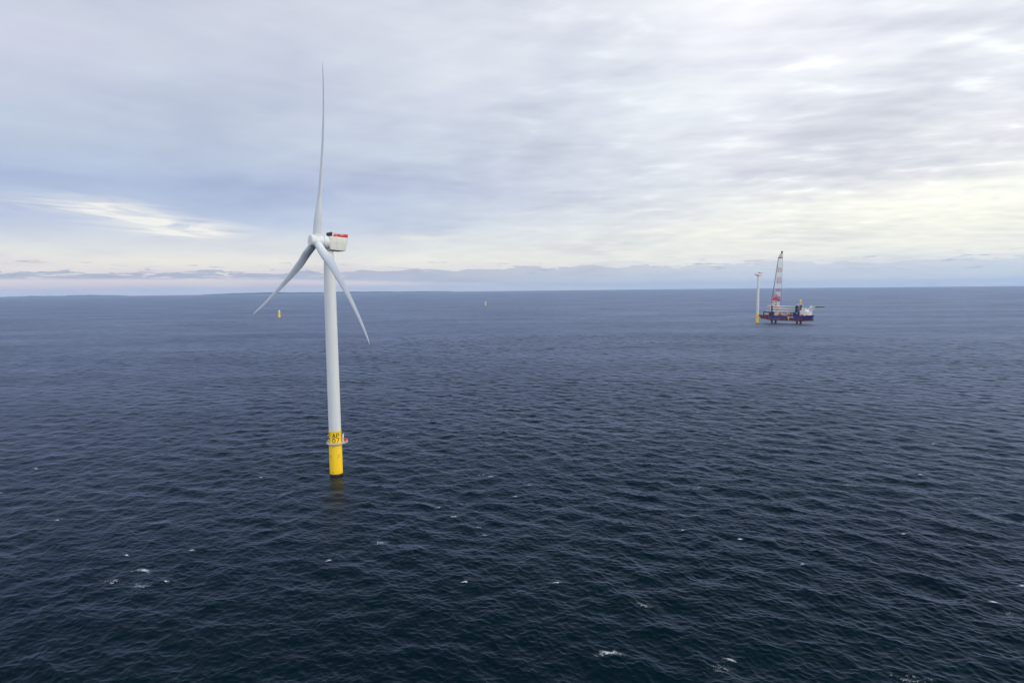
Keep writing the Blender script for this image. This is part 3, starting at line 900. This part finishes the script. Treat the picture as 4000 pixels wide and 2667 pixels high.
# legs: square truss columns
LEGS = [(-39.2, -15), (-39.2, 15), (36.5, -15), (36.5, 15)]
for (lx, ly) in LEGS:
    def leg(bm, lx=lx, ly=ly):
        w = 2.7
        lathe(bm, [(w, -6), (w, 55.0)], 16, lx, ly)
        for i in range(28):
            zz = -4 + i * 2.1
            for s in (-1, 1):
                box(bm, lx + s * (w - .2), lx + s * (w + .35), ly - .5, ly + .5, zz, zz + 1.1)
    lg = spart('leg', leg, MT['maroon'], ship, 40)
    def bands(bm, lx=lx, ly=ly):
        for i in range(2): lathe(bm, [(2.95, 55.2 + i * 2.3 - 1.5), (2.95, 56.4 + i * 2.3 - 1.5)], 16, lx, ly)
    spart('white_band', bands, MT['ship_white'], lg, 40)
    def cap(bm, lx=lx, ly=ly):
        lathe(bm, [(2.8, 57.3), (2.8, 58.1), (2.3, 58.1), (2.3, 59)], 16, lx, ly)
    spart('red_cap', cap, MT['red'], lg, 40)
# jacking houses
def jh_aft(bm):
    box(bm, -47, -32, -19.75, -10, 23.2, 33.0, 0, .3); box(bm, -60, -47.2, -19.2, -10, 31.3, 33.4, 0, .2); box(bm, -56, -55, -18.5, -17.5, 23, 31.2); box(bm, -56, -55, -12, -11, 23, 31.2)
j1 = spart('jacking_house', jh_aft, MT['navy_dark'])
spart('light_panel', lambda bm: box(bm, -58, -50, -19.6, -19.3, 26, 30), MT['lightblue'], j1)
def jh_fore(bm):
    rings = []
    for (z_, a, b) in ((23.3, 27, 43), (31, 29.5, 43), (35.8, 31.5, 43)):
        rings.append([(a, -19.75, z_), (b, -19.75, z_), (b, -9, z_), (a, -9, z_)])
    loft(bm, rings)
    box(bm, 32, 41.5, -19.4, -10, 35.8, 51, 0, .25)
j2 = spart('jacking_house', jh_fore, MT['navy_dark'])
spart('emblem', lambda bm: box(bm, 37.5, 40.5, -19.86, -19.76, 27.5, 30), MT['red'], j2)
spart('wordmark', lambda bm: [box(bm, 33.5 + i * 1.6, 34.6 + i * 1.6, -19.86, -19.76, 31.2, 32.4) for i in range(4)], MT['ship_white'], j2)
spart('jacking_house', lambda bm: box(bm, 32.5, 42, 10, 19.4, 23.3, 36, 0, .25), MT['navy_dark'])
spart('jacking_house', lambda bm: box(bm, -47, -32, 9.5, 19.4, 23.3, 31, 0, .25), MT['cream_box'])
# accommodation
def house(bm):
    box(bm, 44, 60, -16, 16, 23.6, 38.0, 0, .25)
    box(bm, 60.3, 70, -10.5, 10.5, 24.6, 35.6, 0, .25)
sh = spart('superstructure', house, MT['ship_white'])
spart('bridge', lambda bm: box(bm, 46.5, 59, -14.5, 14.5, 38.05, 41.6, 0, .2), MT['ship_white'], sh)
spart('window_row', lambda bm: [box(bm, 46.8, 58.7, -14.56, 14.56, 39.4, 40.6)] + [box(bm, 45.5 + i * 2.1, 46.4 + i * 2.1, -16.06, 16.06, zz, zz + .9) for i in range(7) for zz in (29.5, 32.5, 35.5)], MT['glass'], sh)
spart('radome', lambda bm: [bmesh.ops.create_icosphere(bm, subdivisions=2, radius=1.5, matrix=Matrix.Translation(c)) for c in ((48, -8, 44.5), (50.5, -3, 44.0), (58, -6, 44.6))] + [tube(bm, (c[0], c[1], 41.5), (c[0], c[1], 43.6), .4) for c in ((48, -8), (50.5, -3), (58, -6))], MT['ship_white'], sh, 60)
spart('mast', lambda bm: [tube(bm, (47, 0, 41.5), (47, 0, 56), .35, 8, 0, .15), box(bm, 46.6, 47.4, -2.5, 2.5, 49, 49.4), box(bm, 46.6, 47.4, -1.6, 1.6, 52, 52.3), box(bm, 52, 56, -5, 3, 41.6, 43.1)], MT['grey'], sh)
# helideck ahead of the bow on a truss
spart('helideck', lambda bm: lathe(bm, [(10.5, 47.6), (13.9, 48.5), (14.2, 50.0), (13.2, 50.2)], 8, 96, 0), MT['dark'])
spart('helideck_net', lambda bm: lathe(bm, [(14.25, 49.5), (15.4, 50.2), (15.4, 50.4), (14.25, 49.8)], 8, 96, 0, 0, False, False), MT['grey'])
def truss(bm):
    for s in (-1, 1):
        for a, b in (((66, s * 8, 24.8), (70, s * 6, 48.5)), ((72, s * 7, 25.5), (72, s * 6, 49)), ((60, s * 9, 38), (71, s * 6, 48.8)), ((70, s * 6, 48.6), (84, s * 5, 49.0)), ((72, s * 6, 37), (88, s * 5, 48.5)), ((66, s * 9, 30), (72, s * 6, 42))):
            tube(bm, a, b, .55, 8)
    tube(bm, (72, -6, 49), (72, 6, 49), .5); tube(bm, (72, -6.5, 36), (72, 6.5, 36), .5)
    box(bm, 69.5, 73.5, -6.5, -2.0, 48.6, 52.2, 0, .3)
spart('helideck_support', truss, MT['ship_white'])
# deck gear that is fixed to the ship
spart('deck_gantry', lambda bm: [box(bm, -19, -16.2, -16, -12, 23.3, 33.5, 0, .4), box(bm, 0.6, 4.4, -16, -12, 23.3, 33.5, 0, .4), box(bm, -17.5, 3, -16, -12, 31.4, 34.5, 0, .4), box(bm, -19.5, -16, -16, -12, 23.3, 26, 0, .3)], MT['orange'])
spart('stern_crane', lambda bm: [box(bm, -66, -63.4, -18, -15.4, 24, 31, 0, .2), tube(bm, (-64.6, -16.6, 31), (-61, -16.6, 35), .9, 8), tube(bm, (-63, -16.6, 34), (-48, -16.6, 33.6), .3, 6), box(bm, -66, -61.5, -18, -15, 33.4, 35.2, 0, .2)], MT['navy_dark'])
spart('stern_winch', lambda bm: [lathe(bm, [(2.4, 24.0), (2.4, 28.6), (1.2, 30)], 16, -59.5, -14)], MT['yellow_gear'], ship, 40)
spart('deck_house', lambda bm: [box(bm, -72, -68, -17, -13, 24, 27, 0, .2), box(bm, -31.5, -20.5, -18, -12, 23.25, 30.5, 0, .3)], MT['cream_box'])
spart('deck_frame', lambda bm: [box(bm, -57 + i * 3.2, -56.2 + i * 3.2, -19.2, -18.6, 24, 26.2) for i in range(8)] + [box(bm, -57, -33.6, -19.2, -18.7, 25.7, 26.2)] + [box(bm, -30 + i * 4.2, -29.4 + i * 4.2, -19.4, -19.2, 23.3, 24.9) for i in range(13)] + [box(bm, -30, 22, -19.4, -19.2, 24.6, 24.9)], MT['deck_red'])
spart('deck_frame', lambda bm: [box(bm, 8, 20, -17, -8, 23.25, 25.6, 0, .2), box(bm, 9, 13, -16, -12, 25.62, 28.5, 0, .2), box(bm, 15, 22, -15, -11, 25.62, 27, 0, .2), tube(bm, (6, -14, 28.6), (22, -14, 26.5), .5)], MT['deck_red'])
spart('rack_base', lambda bm: [box(bm, 17, 31, -20.5, -8, 31.3, 33.0, 0, .2), box(bm, 18, 19, -19.6, -18.6, 23.3, 31.2), box(bm, 25, 29, -19.2, -10, 23.3, 31.2, 0, .2), box(bm, 18, 19, -11, -10, 23.3, 31.2)], MT['navy_dark'])
# ---- main crane round the far aft leg
CX, CY = -39.2, 15.0
def pos_x(crop_x, y_=CY):      # ship-local x that shows at the measured position across the photo
    return ((crop_x - 794) * .1663 - y_ * .342) / .94
ped = spart('crane_pedestal', lambda bm: [lathe(bm, [(7.6, 30.9), (7.6, 36), (6.0, 38)], 24, CX, CY), lathe(bm, [(7.0, 38.05), (9.5, 42), (9.5, 44), (6.2, 48.5)], 24, CX, CY)], MT['orange_red'], ship, 40)
def cframe(bm):
    w = 7.2
    C = [(CX + a * w, CY + b * w) for a, b in ((-1, -1), (1, -1), (1, 1), (-1, 1))]
    for (a, b) in C: tube(bm, (a, b, 48), (a, b, 66.5), .75, 8)
    for p, q in zip(C, C[1:] + C[:1]):
        tube(bm, (p[0], p[1], 49), (q[0], q[1], 65), .4); tube(bm, (q[0], q[1], 49), (p[0], p[1], 65), .4)
        tube(bm, (p[0], p[1], 57), (q[0], q[1], 57), .35)
spart('crane_support_frame', cframe, MT['ship_white'], ped)
spart('slewing_platform', lambda bm: [box(bm, CX - 12, CX + 11, CY - 8, CY + 8, 66.5, 68.2, 0, .2), box(bm, CX - 5, CX + 3, CY - 5, CY + 5, 68.2, 74, 0, .2)], MT['red'], ped)
def aframe(bm):
    xl = CX - 11.2
    for s in (-1, 1):
        tube(bm, (xl, CY + s * 5, 53), (xl, CY + s * 5, 82), 1.0, 8)
        tube(bm, (xl, CY + s * 5, 82), (CX + 4, CY + s * 5, 81), .6, 8); tube(bm, (CX + 4, CY + s * 5, 68), (CX + 4, CY + s * 5, 81), .6, 8)
        tube(bm, (xl, CY + s * 5, 68.5), (CX + 4, CY + s * 5, 81), .45, 8)
    tube(bm, (xl, CY - 5, 82), (xl, CY + 5, 82), .8, 8); tube(bm, (xl, CY - 5, 70), (xl, CY + 5, 70), .6, 8)
spart('a_frame', aframe, MT['orange_red'], ped)
B0 = Vector((pos_x(628), CY, 68.5)); B1 = Vector((pos_x(661), CY, 187.5)); B2 = Vector((pos_x(684), CY, 203.0))
def lattice(bm, p0, p1, w0, w1, d0, d1, n, r, bands):
    """square lattice leg, material index alternates by band"""
    prev = None
    for i in range(n + 1):
        t_ = i / n; c = p0.lerp(p1, t_); w = w0 + (w1 - w0) * t_; d = d0 + (d1 - d0) * t_
        q = [c + Vector((a * w / 2, b * d / 2, 0)) for a, b in ((-1, -1), (1, -1), (1, 1), (-1, 1))]
        mi = bands(t_)
        for j in range(4): tube(bm, q[j], q[(j + 1) % 4], r * .6, 5, mi)
        if prev:
            for j in range(4):
                tube(bm, prev[j], q[j], r, 5, mi)
                tube(bm, prev[j], q[(j + 1) % 4] if i % 2 else q[(j - 1) % 4], r * .6, 5, mi)
        prev = q
def band(t_): return 0 if (t_ < .11 or .20 < t_ < .30 or .42 < t_ < .54 or .68 < t_ < .79) else 1
def boom(bm):
    sx_ = 8.6
    for s in (-1, 1):
        lattice(bm, B0 + Vector((s * sx_ / 2, 0, 0)), B1 + Vector((s * 7.2 / 2, 0, 0)), 4.3, 3.6, 5, 4.5, 26, .27, band)
    for t_ in (.1, .36, .6, .82):
        c = B0.lerp(B1, t_); tube(bm, c - Vector((4, 0, 0)), c + Vector((4, 0, 0)), .5, 6, 1)
bo = spart('boom', boom, (MT['orange_red'], MT['ship_white']), ship)
spart('boom_head', lambda bm: [box(bm, B1.x - 6.3, B1.x + 6.3, CY - 2.8, CY + 2.8, 187.3, 190.0, 0, .2)], MT['dark'], bo)
def jib(bm):
    a0 = Vector((B1.x, CY, 190)); prevl = prevr = None
    for i in range(6):
        t_ = i / 5
        l = Vector((B1.x - 5.8, CY, 190)).lerp(B2 + Vector((-1.2, 0, 0)), t_); r_ = Vector((B1.x + 5.6, CY, 190)).lerp(B2 + Vector((1.6, 0, 0)), t_)
        for yy in (-2, 2):
            o_ = Vector((0, yy * (1 - .5 * t_), 0)); tube(bm, l + o_, r_ + o_, .35, 5, i % 2)
            if prevl:
                tube(bm, prevl[0] + prevl[1] * yy, l + o_, .42, 5, i % 2); tube(bm, prevr[0] + prevl[1] * yy, r_ + o_, .42, 5, i % 2)
                tube(bm, prevl[0] + prevl[1] * yy, r_ + o_, .28, 5, i % 2)
        prevl = (l, Vector((0, 1 - .5 * t_, 0))); prevr = (r_,)
spart('jib', jib, (MT['orange_red'], MT['ship_white']), bo)
spart('jib_head', lambda bm: [box(bm, B2.x - 2.2, B2.x + 2.4, CY - 2, CY + 2, 201.5, 207.0, 0, .4)], MT['navy'], bo)
spart('stay_cable', lambda bm: [tube(bm, (CX - 11.2, CY + s, 82), (B1.x - 6, CY + s, 188), .30, 5) for s in (-3, -1, 1, 3)], MT['rope'], bo)
spart('hoist_cable', lambda bm: [tube(bm, (B1.x + 6.5, CY + s, 189), (pos_x(690), CY + s, 66), .20, 5) for s in (-1, 1)], MT['rope'], bo)
spart('hook_block', lambda bm: [box(bm, pos_x(634), pos_x(691), CY - 9.5, CY - 8.2, 64.6, 66.2, 0, .3), box(bm, pos_x(684), pos_x(691), CY - 9.5, CY + 1.5, 64.9, 67.2, 0, .2)], MT['navy'], bo)

# ---- cargo: blade racks and blades, lifeboat, containers (things of their own, standing on the ship)
def local_thing(name, label, cat, x_, y_, z_, group=None):
    o = thing(name, label, cat, SL(x_, y_, z_), HEAD, group); o.scale = (SX, 1, 1)
    return o
BY = -15.0
for xr, lab, zb in ((-49.0, 'grey steel rack holding the thick root ends of the stacked white blades', 33.45), (23.8, 'grey steel rack holding the thin ends of the stacked white blades', 33.05)):
    rk = local_thing('blade_rack', lab, 'rack', xr, BY, zb, 'steel racks under the stacked blades')
    bm = bmesh.new()
    for a in (-4, 0, 4):
        for b in (-4.5, 4.5): box(bm, a - .45, a + .45, b - .45, b + .45, 0, 18.3)
    finish('rack_frame', bm, MT['grey'], rk)
    bm = bmesh.new()
    for zz in (0.3, 6.3, 12.6):
        for b in (-4.5, 4.5): box(bm, -3.5, 3.5, b - .3, b + .3, zz, zz + .6)
        for a in (-4, 0, 4): box(bm, a - .3, a + .3, -4.0, 4.0, zz, zz + .6)
    for b in (-4.5, 4.5):
        for z0 in (1, 7, 13): tube(bm, (-3.6, b, z0), (3.6, b, z0 + 5), .25)
    finish('cross_beam', bm, MT['galv'], rk)
bsrc = [o_ for o_ in bpy.data.objects if o_.name == 'blade'][0]
bd = bsrc.data.copy(); bd.name = 'turbine_blade'
co = np.zeros(len(bd.vertices) * 3, dtype=np.float32); bd.vertices.foreach_get('co', co); co = co.reshape(-1, 3)
n_ = co.copy(); n_[:, 0] = co[:, 2] - 3.9; n_[:, 1] = co[:, 0] - 0; n_[:, 2] = co[:, 1] * .85
n_[:, 1] = -n_[:, 1]; co = n_
bd.vertices.foreach_set('co', co.ravel()); bd.update()
bd.materials.clear(); bd.materials.append(MT['ship_white'])
for k, (zz, lab) in enumerate(((36.2, 'long white turbine blade lying lowest of the three stacked on the ship'), (43.2, 'long white turbine blade lying in the middle of the three stacked on the ship'), (50.0, 'long white turbine blade lying topmost of the three stacked on the ship'))):
    o_ = bpy.data.objects.new('turbine_blade', bd); col.objects.link(o_)
    o_.location = SL(-52.5, BY, zz); o_.rotation_euler = (0, 0, HEAD); o_.scale = (SX, 1, 1)
    o_['label'] = lab; o_['category'] = 'turbine blade'; o_['group'] = 'white blades stacked on the ship'
# lifeboat
lb = local_thing('lifeboat', 'enclosed orange lifeboat hanging at the side of the white superstructure', 'lifeboat', 52.5, -18.0, 26.2)
bm = bmesh.new(); rings = []
for xx, rr_ in ((-5.2, .3), (-4.6, 1.2), (-3, 1.75), (0, 1.9), (3, 1.75), (4.6, 1.1), (5.3, .3)):
    rings.append([(xx, rr_ * .8 * math.cos(2 * math.pi * i / 14), rr_ * math.sin(2 * math.pi * i / 14)) for i in range(14)])
loft(bm, rings); finish('hull', bm, MT['safety'], lb, 50)
bm = bmesh.new(); box(bm, -3.4, -1.2, -.7, .7, 1.4, 2.6, 0, .2); finish('wheelhouse', bm, MT['safety'], lb)
bm = bmesh.new()
for a in (-3.5, 3.5): tube(bm, (a, 0, 1.3), (a, 1.9, 4.2), .18); tube(bm, (a, 1.9, 4.2), (a, 1.9, -1.5), .18)
finish('davit', bm, MT['ship_white'], lb)
for (nm, lab, cat, xx, yy, sz, mt) in (('container', 'green and yellow container on deck inside the orange gantry', 'container', -6.0, -14.5, (5.2, 2.6, 3.2), 'green_gear'),
                                       ('container', 'bright red low container in front of the green one on deck', 'container', -5.5, -17.6, (6.2, 2.4, 2.4), 'safety'),
                                       ('container', 'dark blue container on deck beside the left post of the orange gantry', 'container', -12.6, -17.2, (4.0, 2.4, 4.6), 'navy_dark'),
                                       ('container', 'small white container on deck near the cream deck house', 'container', -14.5, -10.5, (3.5, 2.4, 6.0), 'ship_white')):
    ct = local_thing(nm, lab, cat, xx, yy, 23.3, 'containers on the ship deck')
    bm = bmesh.new(); L, W, Hh = sz
    box(bm, -L / 2, L / 2, -W / 2, W / 2, .15, Hh, 0, .06)
    for i in range(int(L / .6)):
        for s in (-1, 1): box(bm, -L / 2 + .25 + i * .6, -L / 2 + .5 + i * .6, s * W / 2 - .06, s * W / 2 + .06, .35, Hh - .2)
    finish('body', bm, MT[mt], ct)
    bm = bmesh.new()
    for a in (-L / 2 + .15, L / 2 - .15):
        for b in (-W / 2 + .15, W / 2 - .15): box(bm, a - .15, a + .15, b - .15, b + .15, 0, .15)
    finish('corner_foot', bm, MT['dark'], ct)

# ------------------------------------------------------------------ haze: one even box of sea air round everything
def haze():
    bm = bmesh.new()
    box(bm, -47000, 47000, -47000, 47000, -310, 262)
    m = bpy.data.materials.new('sea_air'); m.use_nodes = True
    n = m.node_tree; n.nodes.clear()
    o = n.nodes.new('ShaderNodeOutputMaterial'); v = n.nodes.new('ShaderNodeVolumePrincipled')
    v.inputs['Color'].default_value = (0.55, 0.74, 1.0, 1); v.inputs['Density'].default_value = 0.000021
    v.inputs['Anisotropy'].default_value = 0.0
    n.links.new(v.outputs[0], o.inputs['Volume'])
    ob = finish('haze', bm, m); ob['kind'] = 'stuff'; ob['label'] = 'thin blue sea haze towards the horizon'
haze()
